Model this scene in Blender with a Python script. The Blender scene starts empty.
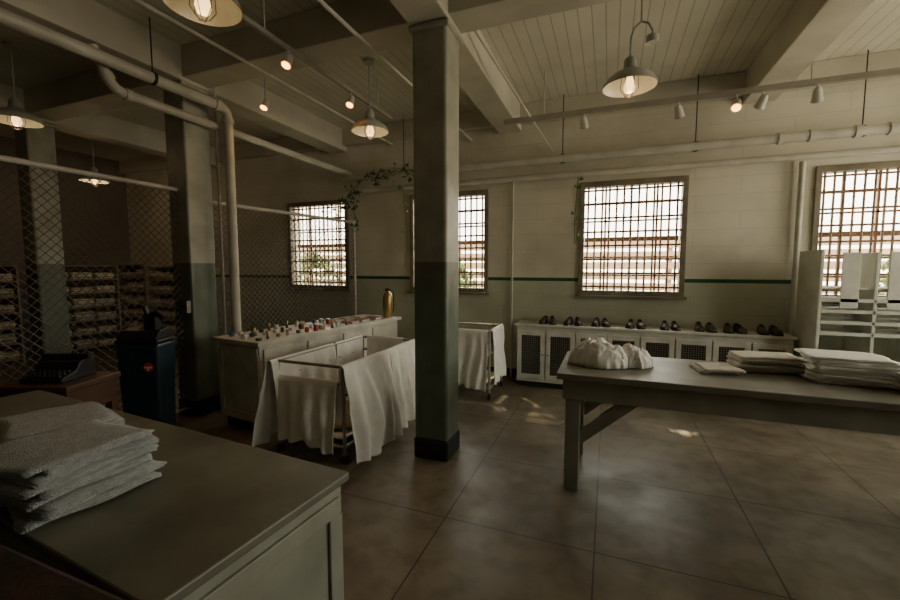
import bpy, bmesh, math, random
from mathutils import Vector, Matrix, noise
random.seed(7)
C = bpy.context.scene.collection
rad = math.radians
# ------------------------------------------------------------------ camera
CAMZ, YAW, PIT, FPX = 1.6, rad(21.1), rad(4.6), 410.0
cd = bpy.data.cameras.new('camera'); cam = bpy.data.objects.new('camera', cd); C.objects.link(cam)
cam.location = (0, 0, CAMZ); cam.rotation_euler = (rad(90) - PIT, 0, YAW)
cd.sensor_width = 36; cd.lens = 36 * FPX / 900; cd.clip_start = 0.03
bpy.context.scene.camera = cam
_F = Vector((-math.sin(YAW)*math.cos(PIT), math.cos(YAW)*math.cos(PIT), -math.sin(PIT)))
_R = Vector((math.cos(YAW), math.sin(YAW), 0)); _U = _R.cross(_F)
def ray(u, v): return _F + _R*((u-450)/FPX) + _U*((300-v)/FPX)
def onZ(u, v, z):
    d = ray(u, v); t = (z-CAMZ)/d.z; return Vector((d.x*t, d.y*t, z))
# ------------------------------------------------------------------ materials
def newmat(name):
    m = bpy.data.materials.new(name); m.use_nodes = True
    return m, m.node_tree.nodes, m.node_tree.links, m.node_tree.nodes['Principled BSDF']
def mix(N, L, fac, a, b, mode='MIX'):
    n = N.new('ShaderNodeMix'); n.data_type = 'RGBA'; n.blend_type = mode
    for s, x in ((n.inputs[0], fac), (n.inputs[6], a), (n.inputs[7], b)):
        if hasattr(x, 'links'): L.new(x, s)
        elif isinstance(x, (int, float)): s.default_value = x
        else: s.default_value = (*x, 1) if len(x) == 3 else x
    return n.outputs[2]
def mth(N, L, op, a, b=None, c=None):
    n = N.new('ShaderNodeMath'); n.operation = op
    for i, x in enumerate((a, b, c)):
        if x is None: continue
        if hasattr(x, 'links'): L.new(x, n.inputs[i])
        else: n.inputs[i].default_value = x
    return n.outputs[0]
def noi(N, L, scale, vec=None, detail=4):
    n = N.new('ShaderNodeTexNoise'); n.inputs['Scale'].default_value = scale; n.inputs['Detail'].default_value = detail
    if vec is not None: L.new(vec, n.inputs['Vector'])
    return n.outputs['Fac']
def ramp(N, L, fac, stops, interp='LINEAR'):
    n = N.new('ShaderNodeValToRGB'); n.color_ramp.interpolation = interp
    e = n.color_ramp.elements
    while len(e) < len(stops): e.new(0.5)
    for el, (p, c) in zip(e, stops):
        el.position = p; el.color = (*c, 1) if len(c) == 3 else c
    L.new(fac, n.inputs[0]); return n.outputs[0]
def bump(N, L, B, h, st=.3, dist=.01):
    b = N.new('ShaderNodeBump'); b.inputs['Strength'].default_value = st; b.inputs['Distance'].default_value = dist
    L.new(h, b.inputs['Height']); L.new(b.outputs[0], B.inputs['Normal'])
def mat(name, c, c2=None, rough=.6, metal=0, scale=6, bst=.15, bd=.004, emit=None, es=0, trans=0):
    m, N, L, B = newmat(name)
    c2 = c2 or tuple(x*.72 for x in c)
    tc = N.new('ShaderNodeTexCoord')
    f = noi(N, L, scale, tc.outputs['Object'])
    f2 = ramp(N, L, f, [(.32, (0,0,0)), (.68, (1,1,1))])
    L.new(mix(N, L, f2, c2, c), B.inputs['Base Color'])
    B.inputs['Roughness'].default_value = rough; B.inputs['Metallic'].default_value = metal
    if bst: bump(N, L, B, noi(N, L, scale*5, tc.outputs['Object']), bst, bd)
    if emit:
        B.inputs['Emission Color'].default_value = (*emit, 1); B.inputs['Emission Strength'].default_value = es
    return m
def wallmat(name, horiz, up, low, split, stripe=True):
    m, N, L, B = newmat(name)
    g = N.new('ShaderNodeNewGeometry'); s = N.new('ShaderNodeSeparateXYZ'); L.new(g.outputs['Position'], s.inputs[0])
    cb = N.new('ShaderNodeCombineXYZ'); L.new(s.outputs[horiz], cb.inputs[0]); L.new(s.outputs[2], cb.inputs[1])
    br = N.new('ShaderNodeTexBrick'); L.new(cb.outputs[0], br.inputs['Vector'])
    br.inputs['Scale'].default_value = 1; br.inputs['Brick Width'].default_value = .95; br.inputs['Row Height'].default_value = .205
    br.inputs['Mortar Size'].default_value = .005; br.inputs['Mortar Smooth'].default_value = .8
    br.inputs['Color1'].default_value = (1,1,1,1); br.inputs['Color2'].default_value = (.95,.95,.93,1); br.inputs['Mortar'].default_value = (.74,.73,.68,1)
    zf = mth(N, L, 'DIVIDE', s.outputs[2], 4.0)
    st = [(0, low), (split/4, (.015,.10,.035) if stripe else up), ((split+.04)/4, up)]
    base = ramp(N, L, zf, st, 'CONSTANT')
    n1 = ramp(N, L, noi(N, L, 1.3, g.outputs['Position'], 6), [(.3, (.76,.75,.70)), (.6, (1,1,1))])
    c1 = mix(N, L, 1.0, base, n1, 'MULTIPLY')
    c2 = mix(N, L, .6, c1, br.outputs['Color'], 'MULTIPLY')
    L.new(c2, B.inputs['Base Color']); B.inputs['Roughness'].default_value = .5
    h = mth(N, L, 'ADD', mth(N, L, 'MULTIPLY', br.outputs['Fac'], -1.0), mth(N, L, 'MULTIPLY', noi(N, L, 30, g.outputs['Position']), .35))
    bump(N, L, B, h, .25, .005)
    return m
CREAM, GREEN = (.72,.70,.58), (.52,.55,.43)
M = {}
M['wall'] = wallmat('painted block wall', 0, CREAM, GREEN, 1.40)
M['wall_side'] = wallmat('painted block side wall', 1, CREAM, GREEN, 1.40)
M['wall_dark'] = wallmat('shade darkened wall', 1, (.14,.12,.09), (.09,.08,.06), 1.40, False)  # shade put into the wall colour to keep the left side dark
def floor_mat():
    m, N, L, B = newmat('large concrete floor tiles')
    g = N.new('ShaderNodeNewGeometry'); s = N.new('ShaderNodeSeparateXYZ'); L.new(g.outputs['Position'], s.inputs[0])
    def line(o, off):
        a = mth(N, L, 'FRACT', mth(N, L, 'DIVIDE', mth(N, L, 'SUBTRACT', o, off - 90.0), .9))
        d = mth(N, L, 'MINIMUM', a, mth(N, L, 'SUBTRACT', 1.0, a))
        return mth(N, L, 'LESS_THAN', d, .005)
    ln = mth(N, L, 'MAXIMUM', line(s.outputs[0], -.03), line(s.outputs[1], .53))
    f = ramp(N, L, noi(N, L, 1.3, g.outputs['Position'], 9), [(.3, (.12,.095,.065)), (.48, (.185,.155,.11)), (.7, (.26,.225,.165))])
    f2 = ramp(N, L, noi(N, L, 7, g.outputs['Position'], 10), [(.34, (.70,.68,.64)), (.58, (1,1,1))])
    c = mix(N, L, 1.0, f, f2, 'MULTIPLY'); c = mix(N, L, ln, c, (.05,.04,.028))
    L.new(c, B.inputs['Base Color'])
    L.new(ramp(N, L, noi(N, L, 2.5, g.outputs['Position'], 8), [(.32, (.30,)*3), (.65, (.56,)*3)]), B.inputs['Roughness'])
    bump(N, L, B, mth(N, L, 'SUBTRACT', mth(N, L, 'MULTIPLY', noi(N, L, 12, g.outputs['Position'], 6), .4), ln), .25, .004)
    return m
M['floor'] = floor_mat()
def plank_mat():
    m, N, L, B = newmat('painted ceiling boards')
    g = N.new('ShaderNodeNewGeometry'); s = N.new('ShaderNodeSeparateXYZ'); L.new(g.outputs['Position'], s.inputs[0])
    a = mth(N, L, 'FRACT', mth(N, L, 'DIVIDE', mth(N, L, 'ADD', s.outputs[0], 50.0), .115))
    ln = mth(N, L, 'LESS_THAN', a, .08)
    f = ramp(N, L, noi(N, L, 1.5, g.outputs['Position'], 6), [(.3, (.58,.56,.45)), (.65, (.72,.70,.58))])
    c = mix(N, L, mth(N, L, 'MULTIPLY', ln, .5), f, (.16,.14,.10))
    L.new(c, B.inputs['Base Color']); B.inputs['Roughness'].default_value = .5
    bump(N, L, B, mth(N, L, 'MULTIPLY', ln, -1.0), .5, .01)
    return m
M['plank'] = plank_mat()
def column_mat():
    m, N, L, B = newmat('two tone painted concrete')
    g = N.new('ShaderNodeNewGeometry'); s = N.new('ShaderNodeSeparateXYZ'); L.new(g.outputs['Position'], s.inputs[0])
    zz = mth(N, L, 'DIVIDE', s.outputs[2], 4.0)
    base = ramp(N, L, zz, [(0, (.17,.205,.155)), (1.64/4, (.42,.43,.35))], 'CONSTANT')
    n1 = ramp(N, L, noi(N, L, 5, g.outputs['Position'], 8), [(.3, (.7,.7,.66)), (.62, (1,1,1))])
    L.new(mix(N, L, 1.0, base, n1, 'MULTIPLY'), B.inputs['Base Color']); B.inputs['Roughness'].default_value = .38
    bump(N, L, B, noi(N, L, 18, g.outputs['Position'], 8), .5, .006)
    return m
M['column'] = column_mat()
M['beam'] = mat('painted concrete beam', (.62,.60,.49), (.48,.46,.37), .6, scale=2)
M['black_base'] = mat('black painted base', (.02,.02,.02), None, .5)
M['pipe'] = mat('cream painted pipe', (.62,.61,.52), (.46,.45,.37), .45, scale=4)
M['track'] = mat('tan grey lighting track', (.36,.34,.27), (.26,.24,.19), .4, scale=4)
M['white'] = mat('chipped white paint', (.70,.69,.61), (.50,.49,.42), .5, scale=5)
M['top'] = mat('worn grey white tabletop', (.27,.265,.22), (.15,.145,.11), .42, scale=3)
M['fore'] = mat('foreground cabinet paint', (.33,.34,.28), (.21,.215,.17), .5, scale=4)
M['tablewood'] = mat('grey painted table frame', (.36,.36,.29), (.24,.24,.19), .5, scale=4)
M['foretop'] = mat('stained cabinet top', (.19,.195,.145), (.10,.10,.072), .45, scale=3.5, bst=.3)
M['cloth'] = mat('white cotton', (.88,.87,.82), (.80,.79,.73), .9, scale=14, bst=.25)
M['towel'] = mat('pale terry towel', (.55,.585,.585), (.40,.435,.435), .95, scale=45, bst=1.0, bd=.010)
M['tan'] = mat('tan linen', (.50,.42,.27), (.36,.29,.17), .9, scale=10)
M['greycloth'] = mat('off white folded cotton', (.70,.67,.60), (.58,.55,.47), .9, scale=30, bst=.4)
M['iron'] = mat('dark iron', (.05,.045,.04), (.03,.027,.025), .5, .6, scale=8)
M['winframe'] = mat('dark worn window frame', (.26,.23,.16), (.15,.13,.085), .5, scale=6)
M['bars'] = mat('rusty white bars', (.40,.32,.24), (.26,.16,.10), .55, scale=20)
M['sash'] = mat('rust brown glazing bars', (.30,.17,.09), (.18,.10,.05), .6, scale=20)
M['wire'] = mat('galvanised wire', (.13,.11,.08), None, .5, .4)
M['rail'] = mat('cart pipe metal', (.40,.37,.31), None, .45, .3)
M['fencerail'] = mat('pale fence rail', (.58,.56,.48), None, .45)
M['enamel'] = mat('white enamel shade', (.50,.52,.46), (.35,.36,.31), .35, scale=4)
M['can'] = mat('white spotlight housing', (.66,.66,.58), None, .4)
M['bulb'] = mat('lit amber bulb', (1,.7,.35), None, .4, emit=(1.0,.62,.24), es=3.2)
M['spotbulb'] = mat('lit spot lens', (1,.7,.3), None, .4, emit=(1.0,.33,.05), es=12)
M['dark'] = mat('dark brown polished leather', (.05,.032,.02), (.02,.014,.01), .4, scale=12)
M['brownleather'] = mat('black shoe sole', (.02,.015,.012), None, .5)
M['lace'] = mat('shoe lace', (.08,.06,.045), None, .8)
M['blue'] = mat('dark blue plastic', (.010,.032,.045), (.007,.022,.032), .4)
M['blackp'] = mat('black plastic', (.012,.012,.013), None, .4)
M['red'] = mat('red sticker', (.6,.03,.02), None, .5, bst=0)
M['stickw'] = mat('white sticker print', (.7,.7,.65), None, .5, bst=0)
M['wood'] = mat('dark brown wood', (.09,.04,.02), (.05,.022,.012), .45, scale=5)
M['oldwood'] = mat('dark splintered wood', (.05,.027,.016), (.02,.012,.008), .6, scale=9, bst=.6)
M['shelfwood'] = mat('dull shelf wood', (.34,.29,.19), (.24,.20,.13), .6, scale=4)
M['shelfback'] = mat('dark shelf back', (.06,.05,.035), None, .8)
M['garment'] = mat('folded pale clothes', (.80,.76,.62), (.66,.61,.48), .9, scale=12)
M['garment2'] = mat('folded grey clothes', (.62,.60,.53), (.5,.48,.42), .9, scale=12)
M['brass'] = mat('aged brass', (.50,.36,.15), (.32,.22,.09), .38, .85, scale=8)
M['steel'] = mat('dull steel', (.35,.34,.31), None, .35, .8)
M['leaf'] = mat('ivy leaf', (.045,.10,.025), (.02,.05,.012), .5, scale=12)
M['leafbright'] = mat('bright ivy leaf', (.14,.42,.06), (.08,.26,.035), .5, scale=12)
M['leafout'] = mat('sunlit foliage', (.22,.30,.12), (.13,.19,.07), .7, scale=3)
M['bark'] = mat('bark', (.12,.08,.05), None, .8)
M['grass'] = mat('outside ground', (.30,.28,.18), None, .9, scale=1)
M['slat'] = mat('pinkish outdoor boards', (.62,.44,.33), (.5,.34,.25), .8, scale=2)
M['dirtyred'] = mat('faded red cover', (.38,.05,.03), (.25,.035,.02), .6)
M['jarbrown'] = mat('brown glaze', (.16,.07,.025), None, .3)
M['cupwhite'] = mat('white enamelware', (.75,.73,.66), None, .3)
M['cupgreen'] = mat('green tin', (.06,.16,.08), None, .4)
M['tinred'] = mat('red tin', (.40,.05,.03), None, .4)
M['tinblue'] = mat('blue tin', (.05,.12,.25), None, .4)
M['panel'] = mat('pale painted panel', (.68,.69,.60), (.52,.53,.45), .5, scale=4)
# ------------------------------------------------------------------ mesh builder
class MB:
    def __init__(s): s.v, s.f = [], []
    def add(s, vs, fs):
        n = len(s.v); s.v += [tuple(p) for p in vs]; s.f += [tuple(i+n for i in f) for f in fs]; return s
    def box(s, c, d, rz=0, rx=0, ry=0):
        Mx = Matrix.Translation(c) @ Matrix.Rotation(rz,4,'Z') @ Matrix.Rotation(rx,4,'X') @ Matrix.Rotation(ry,4,'Y')
        vs = [Mx @ Vector((x*d[0]/2, y*d[1]/2, z*d[2]/2)) for x in (-1,1) for y in (-1,1) for z in (-1,1)]
        return s.add(vs, [(0,1,3,2),(4,6,7,5),(0,4,5,1),(2,3,7,6),(0,2,6,4),(1,5,7,3)])
    def bb(s, x0,x1,y0,y1,z0,z1): return s.box(((x0+x1)/2,(y0+y1)/2,(z0+z1)/2),(x1-x0,y1-y0,z1-z0))
    def bar(s, p0, p1, w, h):
        p0, p1 = Vector(p0), Vector(p1); d = (p1-p0).normalized()
        up = Vector((0,0,1)) if abs(d.z) < .95 else Vector((0,1,0))
        a = d.cross(up).normalized()*w/2; b = a.cross(d).normalized()*h/2
        vs = [p + i*a + j*b for p in (p0,p1) for i in (-1,1) for j in (-1,1)]
        return s.add(vs, [(0,1,3,2),(4,6,7,5),(0,4,5,1),(2,3,7,6),(0,2,6,4),(1,5,7,3)])
    def tube(s, pts, r, n=10, caps=True):
        pts = [Vector(p) for p in pts]; rs = r if isinstance(r, (list,tuple)) else [r]*len(pts)
        vs, fs = [], []; ref = None
        for i, p in enumerate(pts):
            d = (pts[min(i+1,len(pts)-1)] - pts[max(i-1,0)]).normalized()
            if ref is None: ref = Vector((0,0,1)) if abs(d.z) < .9 else Vector((1,0,0))
            a = (ref - d*ref.dot(d)).normalized(); b = d.cross(a); ref = a
            vs += [p + (a*math.cos(2*math.pi*k/n) + b*math.sin(2*math.pi*k/n))*rs[i] for k in range(n)]
        for i in range(len(pts)-1):
            for k in range(n):
                q = (k+1) % n; fs.append((i*n+k, i*n+q, (i+1)*n+q, (i+1)*n+k))
        if caps: fs += [tuple(range(n))[::-1], tuple(range((len(pts)-1)*n, len(pts)*n))]
        return s.add(vs, fs)
    def lathe(s, prof, c=(0,0,0), n=20, close=True):
        vs, fs = [], []
        for r, z in prof: vs += [(c[0]+max(r,1e-4)*math.cos(2*math.pi*k/n), c[1]+max(r,1e-4)*math.sin(2*math.pi*k/n), c[2]+z) for k in range(n)]
        for i in range(len(prof)-1):
            for k in range(n):
                q = (k+1) % n; fs.append((i*n+k, i*n+q, (i+1)*n+q, (i+1)*n+k))
        if close: fs += [tuple(range(n))[::-1], tuple(range((len(prof)-1)*n, len(prof)*n))]
        return s.add(vs, fs)
    def grid(s, fn, nu, nv):
        vs = [fn(i/nu, j/nv) for j in range(nv+1) for i in range(nu+1)]
        fs = [(j*(nu+1)+i, j*(nu+1)+i+1, (j+1)*(nu+1)+i+1, (j+1)*(nu+1)+i) for j in range(nv) for i in range(nu)]
        return s.add(vs, fs)
    def build(s, name, m, parent=None, loc=(0,0,0), rz=0, smooth=False, bevel=0, solid=0, normals=True):
        me = bpy.data.meshes.new(name); me.from_pydata(s.v, [], s.f); me.update()
        if normals:
            b = bmesh.new(); b.from_mesh(me); bmesh.ops.recalc_face_normals(b, faces=b.faces); b.to_mesh(me); b.free()
        if smooth:
            for p in me.polygons: p.use_smooth = True
            try: me.set_sharp_from_angle(angle=rad(45 if not solid else 180))
            except Exception: pass
        me.materials.append(m)
        o = bpy.data.objects.new(name, me); C.objects.link(o)
        if parent: o.parent = parent
        o.location = loc; o.rotation_euler = (0,0,rz)
        if bevel:
            md = o.modifiers.new('bevel','BEVEL'); md.width = bevel; md.segments = 2; md.limit_method = 'ANGLE'
        if solid:
            md = o.modifiers.new('solid','SOLIDIFY'); md.thickness = solid; md.offset = 0
        return o
def tag(o, label, cat, group=None):
    o['label'] = label; o['category'] = cat
    if group: o['group'] = group
    return o
def thing(name, label, cat, loc=(0,0,0), rz=0, group=None):
    o = bpy.data.objects.new(name, None); C.objects.link(o); o.empty_display_size = .05
    o.location = loc; o.rotation_euler = (0,0,rz); return tag(o, label, cat, group)
def struct(o): o['kind'] = 'structure'; return o
def kids(o): return [c for c in bpy.data.objects if c.parent == o]
def dup(root, loc, rz, label):
    r = root.copy(); C.objects.link(r); r.location = loc; r.rotation_euler = (0,0,rz); r['label'] = label
    for ch in kids(root):
        c = ch.copy(); C.objects.link(c); c.parent = r
        for g in kids(ch):
            d = g.copy(); C.objects.link(d); d.parent = c
    return r
ORD = ['first','second','third','fourth','fifth','sixth','seventh','eighth','ninth','tenth','eleventh','twelfth','thirteenth','fourteenth']
# ------------------------------------------------------------------ room shell
X0, X1, Y0, Y1, H = -9.6, 4.6, -2.2, 5.8, 3.8
struct(MB().bb(X0-.3,X1+.3,Y0-.3,Y1+.3,-.2,0).build('floor', M['floor']))
struct(MB().bb(X0-.3,X1+.3,Y0-.3,Y1+.3,H,H+.2).build('ceiling', M['plank']))
WC = [-4.66, -2.27, .25, 2.74]; WW, WZ0, WZ1 = 1.24, 1.25, 2.69
b = MB(); xs = X0
for c in WC:
    b.bb(xs, c-WW/2, Y1, Y1+.3, 0, H); b.bb(c-WW/2, c+WW/2, Y1, Y1+.3, 0, WZ0); b.bb(c-WW/2, c+WW/2, Y1, Y1+.3, WZ1, H); xs = c+WW/2
b.bb(xs, X1, Y1, Y1+.3, 0, H)
struct(b.build('wall_back', M['wall']))
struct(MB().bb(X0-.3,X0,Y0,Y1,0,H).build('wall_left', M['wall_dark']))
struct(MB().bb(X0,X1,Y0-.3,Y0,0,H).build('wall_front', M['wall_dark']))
b = MB(); ys = Y0; ADDED_RW = [(2.6, 1.3), (4.5, 1.7)]  # openings out of view, added to let light onto the back wall
for c, w in ADDED_RW:
    b.bb(X1,X1+.3,ys,c-w/2,0,H); b.bb(X1,X1+.3,c-w/2,c+w/2,0,1.0); b.bb(X1,X1+.3,c-w/2,c+w/2,3.0,H); ys = c+w/2
b.bb(X1,X1+.3,ys,Y1,0,H)
struct(b.build('wall_right', M['wall_side']))
struct(MB().bb(X0,X1,Y1-.02,Y1,0,.13).build('baseboard_back', M['black_base']))
COLX = [-7.0, -4.2, -1.34, 1.54]; CY = 3.17; ZB = 3.47
k = 1
for x in COLX:
    struct(MB().bb(x-.16,x+.16,Y0,Y1,ZB,H).build('trim_%d' % k, M['beam'], bevel=.01)); k += 1
for y in (CY, -.2):
    struct(MB().bb(X0,X1,y-.15,y+.15,ZB+.03,H).build('trim_%d' % k, M['beam'], bevel=.01)); k += 1
struct(MB().bb(X0,X1,Y1-.12,Y1,3.55,H).build('trim_%d' % k, M['beam'], bevel=.01)); k += 1
def window(n, cx, cz0, cz1, w, face='back', cy=0):
    r = bpy.data.objects.new('window_%d' % n, None); C.objects.link(r); struct(r)
    if face == 'back': r.location = (cx, Y1, 0)
    else: r.location = (X1, cy, 0); r.rotation_euler = (0,0,-rad(90))
    h = cz1-cz0; a = w/2
    f = MB()
    t = .05
    f.bb(-a-.01,-a+t,-.03,.12,cz0-.02,cz1+.02); f.bb(a-t,a+.01,-.03,.12,cz0-.02,cz1+.02); f.bb(-a+t,a-t,-.03,.12,cz1-t,cz1+.02); f.bb(-a+t,a-t,-.03,.12,cz0-.02,cz0+.04)
    f.build('window_frame', M['winframe'], r, bevel=.006)
    MB().bb(-a-.04,a+.04,-.07,.02,cz0-.055,cz0-.02).build('window_sill', M['winframe'], r, bevel=.006)
    s = MB()
    zm = cz0+h*.5
    s.bb(-a+t,a-t,.14,.18,zm-.028,zm+.028)
    for i in range(1,4):
        x = -a + w*i/4; s.bb(x-.012,x+.012,.15,.175,cz0,cz1)
    for i in range(1,6):
        if i != 3:
            z = cz0+h*i/6; s.bb(-a+t,a-t,.15,.175,z-.011,z+.011)
    s.build('sash', M['sash'], r)
    if face != 'back': return
    s = MB(); nb = 13
    for i in range(nb):
        x = -a+t+ (w-2*t)*(i+.5)/nb; s.tube([(x,.04,cz0),(x,.04,cz1)], .0125, 8)
    s.build('bars', M['bars'], r, smooth=True)
    s = MB()
    for i in range(8):
        z = cz0+.09+(h-.18)*i/7; s.bb(-a+t,a-t,.018,.026,z-.012,z+.012)
    s.build('crossbars', M['sash'], r)
for i, c in enumerate(WC): window(i+1, c, WZ0, WZ1, WW)
window(5, 0, 1.0, 3.0, 1.3, 'right', 2.6); window(6, 0, 1.0, 3.0, 1.7, 'right', 4.5)  # added unseen side windows that brighten the back wall and ceiling
for i, x in enumerate(COLX[:3]):
    lab = ['square painted concrete column farthest left, behind the chain link fence', 'square two-tone column with a switch box beside tall pipe and fence', 'large square green and grey column standing in the middle of the room'][i]
    t = thing('column', lab, 'column', (x, CY, 0), 0, 'concrete columns')
    w = .148; bv = MB(); bv.bb(-w,w,-w,w,.16,ZB+.03); bv.build('shaft', M['column'], t, bevel=.025)
    MB().bb(-w-.006,w+.006,-w-.006,w+.006,0,.17).build('base', M['black_base'], t, bevel=.015)
    MB().bb(-w-.025,w+.025,-w-.025,w+.025,ZB-.05,ZB+.0).build('capital', M['column'], t, bevel=.02)
sb = thing('switch_box', 'small grey electrical switch box on the column behind the counter', 'switch', (-4.12, CY-.148, 1.12))
MB().bb(-.04,.04,-.045,0,0,.13).build('housing', M['steel'], sb, bevel=.006)
MB().bb(-.008,.008,-.06,-.045,.055,.085).build('toggle', M['blackp'], sb)
# ------------------------------------------------------------------ pipes
def pipe(pts, r, label, m='pipe', cat='pipe', n=12, name='pipe'):
    P = [Vector(p) for p in pts]; out = [P[0]]
    for i in range(1, len(P)-1):
        a, c = (P[i-1]-P[i]), (P[i+1]-P[i]); q = min(r*2.2, a.length*.45, c.length*.45)
        A, B2 = P[i]+a.normalized()*q, P[i]+c.normalized()*q
        for k in range(6):
            t = k/5; out.append(A*(1-t)**2 + P[i]*2*t*(1-t) + B2*t*t)
    out.append(P[-1])
    root = thing(name, label, cat)
    MB().tube(out, r, n).build('run', M[m], root, smooth=True)
    if r > .018:
        for i in range(1, len(P)-1):
            c = P[i]; d = (P[i]-P[i-1]).normalized()
            e = c - d*r*2.6; MB().tube([e-d*.03, e+d*.03], r*1.25, n).build('coupling', M[m], root, smooth=True)
            d2 = (P[i+1]-P[i]).normalized(); e = c + d2*r*2.6; MB().tube([e-d2*.03, e+d2*.03], r*1.25, n).build('coupling', M[m], root, smooth=True)
    return root
def hangers(root, pts, r):
    for p in pts:
        MB().tube([(p[0],p[1],p[2]), (p[0],p[1],H)], .006, 6).build('hanger', M['iron'], root)
        MB().tube([(p[0],p[1]-.0125,p[2]), (p[0],p[1]+.0125,p[2])], r*1.18, 12).build('clamp', M['iron'], root)
p = pipe([(-3.85,Y0,3.28),(-3.85,3.37,3.28),(-3.85,3.37,0)], .05, 'thick cream pipe running under ceiling then down beside the switch column')
hangers(p, [(-3.85,1.2,3.28),(-3.85,2.6,3.28)], .05)
pipe([(-3.97,2.2,3.4),(-3.97,2.35,3.1),(-3.97,5.78,3.1)], .042, 'cream pipe under the beam above the fence running to back wall')
pipe([(-3.98,3.33,3.8),(-3.98,3.33,0)], .016, 'thin vertical conduit between the switch column and thick pipe')
pipe([(-4.0,5.66,2.80),(4.6,5.66,2.80)], .036, 'long cream pipe along back wall just above the windows')
p = pipe([(-4.0,5.6,3.0),(1.85,5.6,3.0),(2.5,5.6,3.0),(4.6,5.6,3.0)], .052, 'thicker upper pipe along back wall under the ceiling beams')
hangers(p, [(-2.9,5.6,3.0),(-.6,5.6,3.0),(.9,5.6,3.0),(2.4,5.6,3.0)], .052)
pipe([(1.97,5.74,2.76),(1.97,5.74,.0)], .03, 'vertical cream pipe on back wall beside the right window')
pipe([(-1.28,5.77,2.78),(-1.28,5.77,0)], .014, 'thin vertical conduit on back wall left of the middle window')
pipe([(-1.9,Y0,3.42),(-1.9,5.8,3.42)], .016, 'thin ceiling conduit nearest the middle column')
pipe([(-3.2,Y0,3.5),(-3.2,5.8,3.5)], .016, 'thin ceiling conduit between thick pipe and spot track')
pipe([(-1.12,3.35,3.6),(-.75,5.8,3.15)], .012, 'slanted thin rod running down from ceiling to back wall')
def track(p0, p1, label, w=.035):
    t = thing('lighting_track', label, 'lighting track')
    MB().bar(p0, p1, w, w).build('rail', M['track'], t)
    p0, p1 = Vector(p0), Vector(p1)
    for k in (.08, .5, .92):
        q = p0.lerp(p1, k); MB().tube([q, (q.x,q.y,H)], .008, 6).build('hanger', M['pipe'], t)
track((-1.2,4.88,3.3), (4.6,4.88,3.3), 'long cream lighting track across the right ceiling below the beams', .05)
track((-2.55,.6,3.42), (-2.55,4.6,3.42), 'lighting track running away above the counter and linen cart')
def spot(x, y, z, lit, label, tilt=(0,-.5), k=1.0):
    t = thing('track_spotlight', label, 'spotlight', (x,y,z), 0, 'track spotlights')
    MB().tube([(0,0,0),(0,0,-.05)], .009, 8).build('stem', M['can'], t)
    d = Vector((tilt[0], tilt[1], -1)).normalized(); c = Vector((0,0,-.08*k))
    MB().tube([c-d*.05*k, c-d*.02*k, c+d*.03*k, c+d*.06*k], [.022*k,.034*k,.038*k,.045*k], 14).build('head', M['can'], t, smooth=True)
    MB().tube([c+d*.056*k, c+d*.066*k], .034*k, 14).build('lens', M['spotbulb'] if lit else M['steel'], t, smooth=True)
    if lit:
        l = bpy.data.lights.new('spot_lamp','SPOT'); l.energy = 7; l.color = (1,.55,.22); l.spot_size = rad(95); l.spot_blend = .8; l.shadow_soft_size = .04
        lo = bpy.data.objects.new('spot_lamp', l); C.objects.link(lo); lo.location = Vector((x,y,z))+c+d*.1*k
        lo.rotation_euler = d.to_track_quat('-Z','Y').to_euler()
    return t
spot(-.30,4.88,3.28,False,'unlit spotlight on long track, leftmost of the right-hand track',(.2,.6),1.05)
spot(.62,4.88,3.28,False,'unlit spotlight just left of the glowing one on the right track',(.3,.6),1.1)
spot(1.12,4.88,3.28,True,'glowing amber spotlight on the right-hand ceiling track', (-.2,-.8),1.1)
spot(1.33,4.88,3.28,False,'unlit spotlight just right of the glowing one on the right track',(-.3,.7),1.1)
spot(1.75,4.88,3.28,False,'unlit spotlight at right end of visible track, over the right window',(.2,.5),1.1)
spot(-2.55,2.85,3.405,True,'glowing spotlight nearest the camera on the left track')
spot(-2.55,3.75,3.405,True,'glowing spotlight farther along the left track near round lamp')
t = spot(-3.55,3.6,3.46,True,'glowing spotlight hanging beside the elbow of thick pipe')
MB().tube([(0,0,-.01),(0,0,H-3.46)], .009, 8).build('ceiling_rod', M['enamel'], t)
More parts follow.
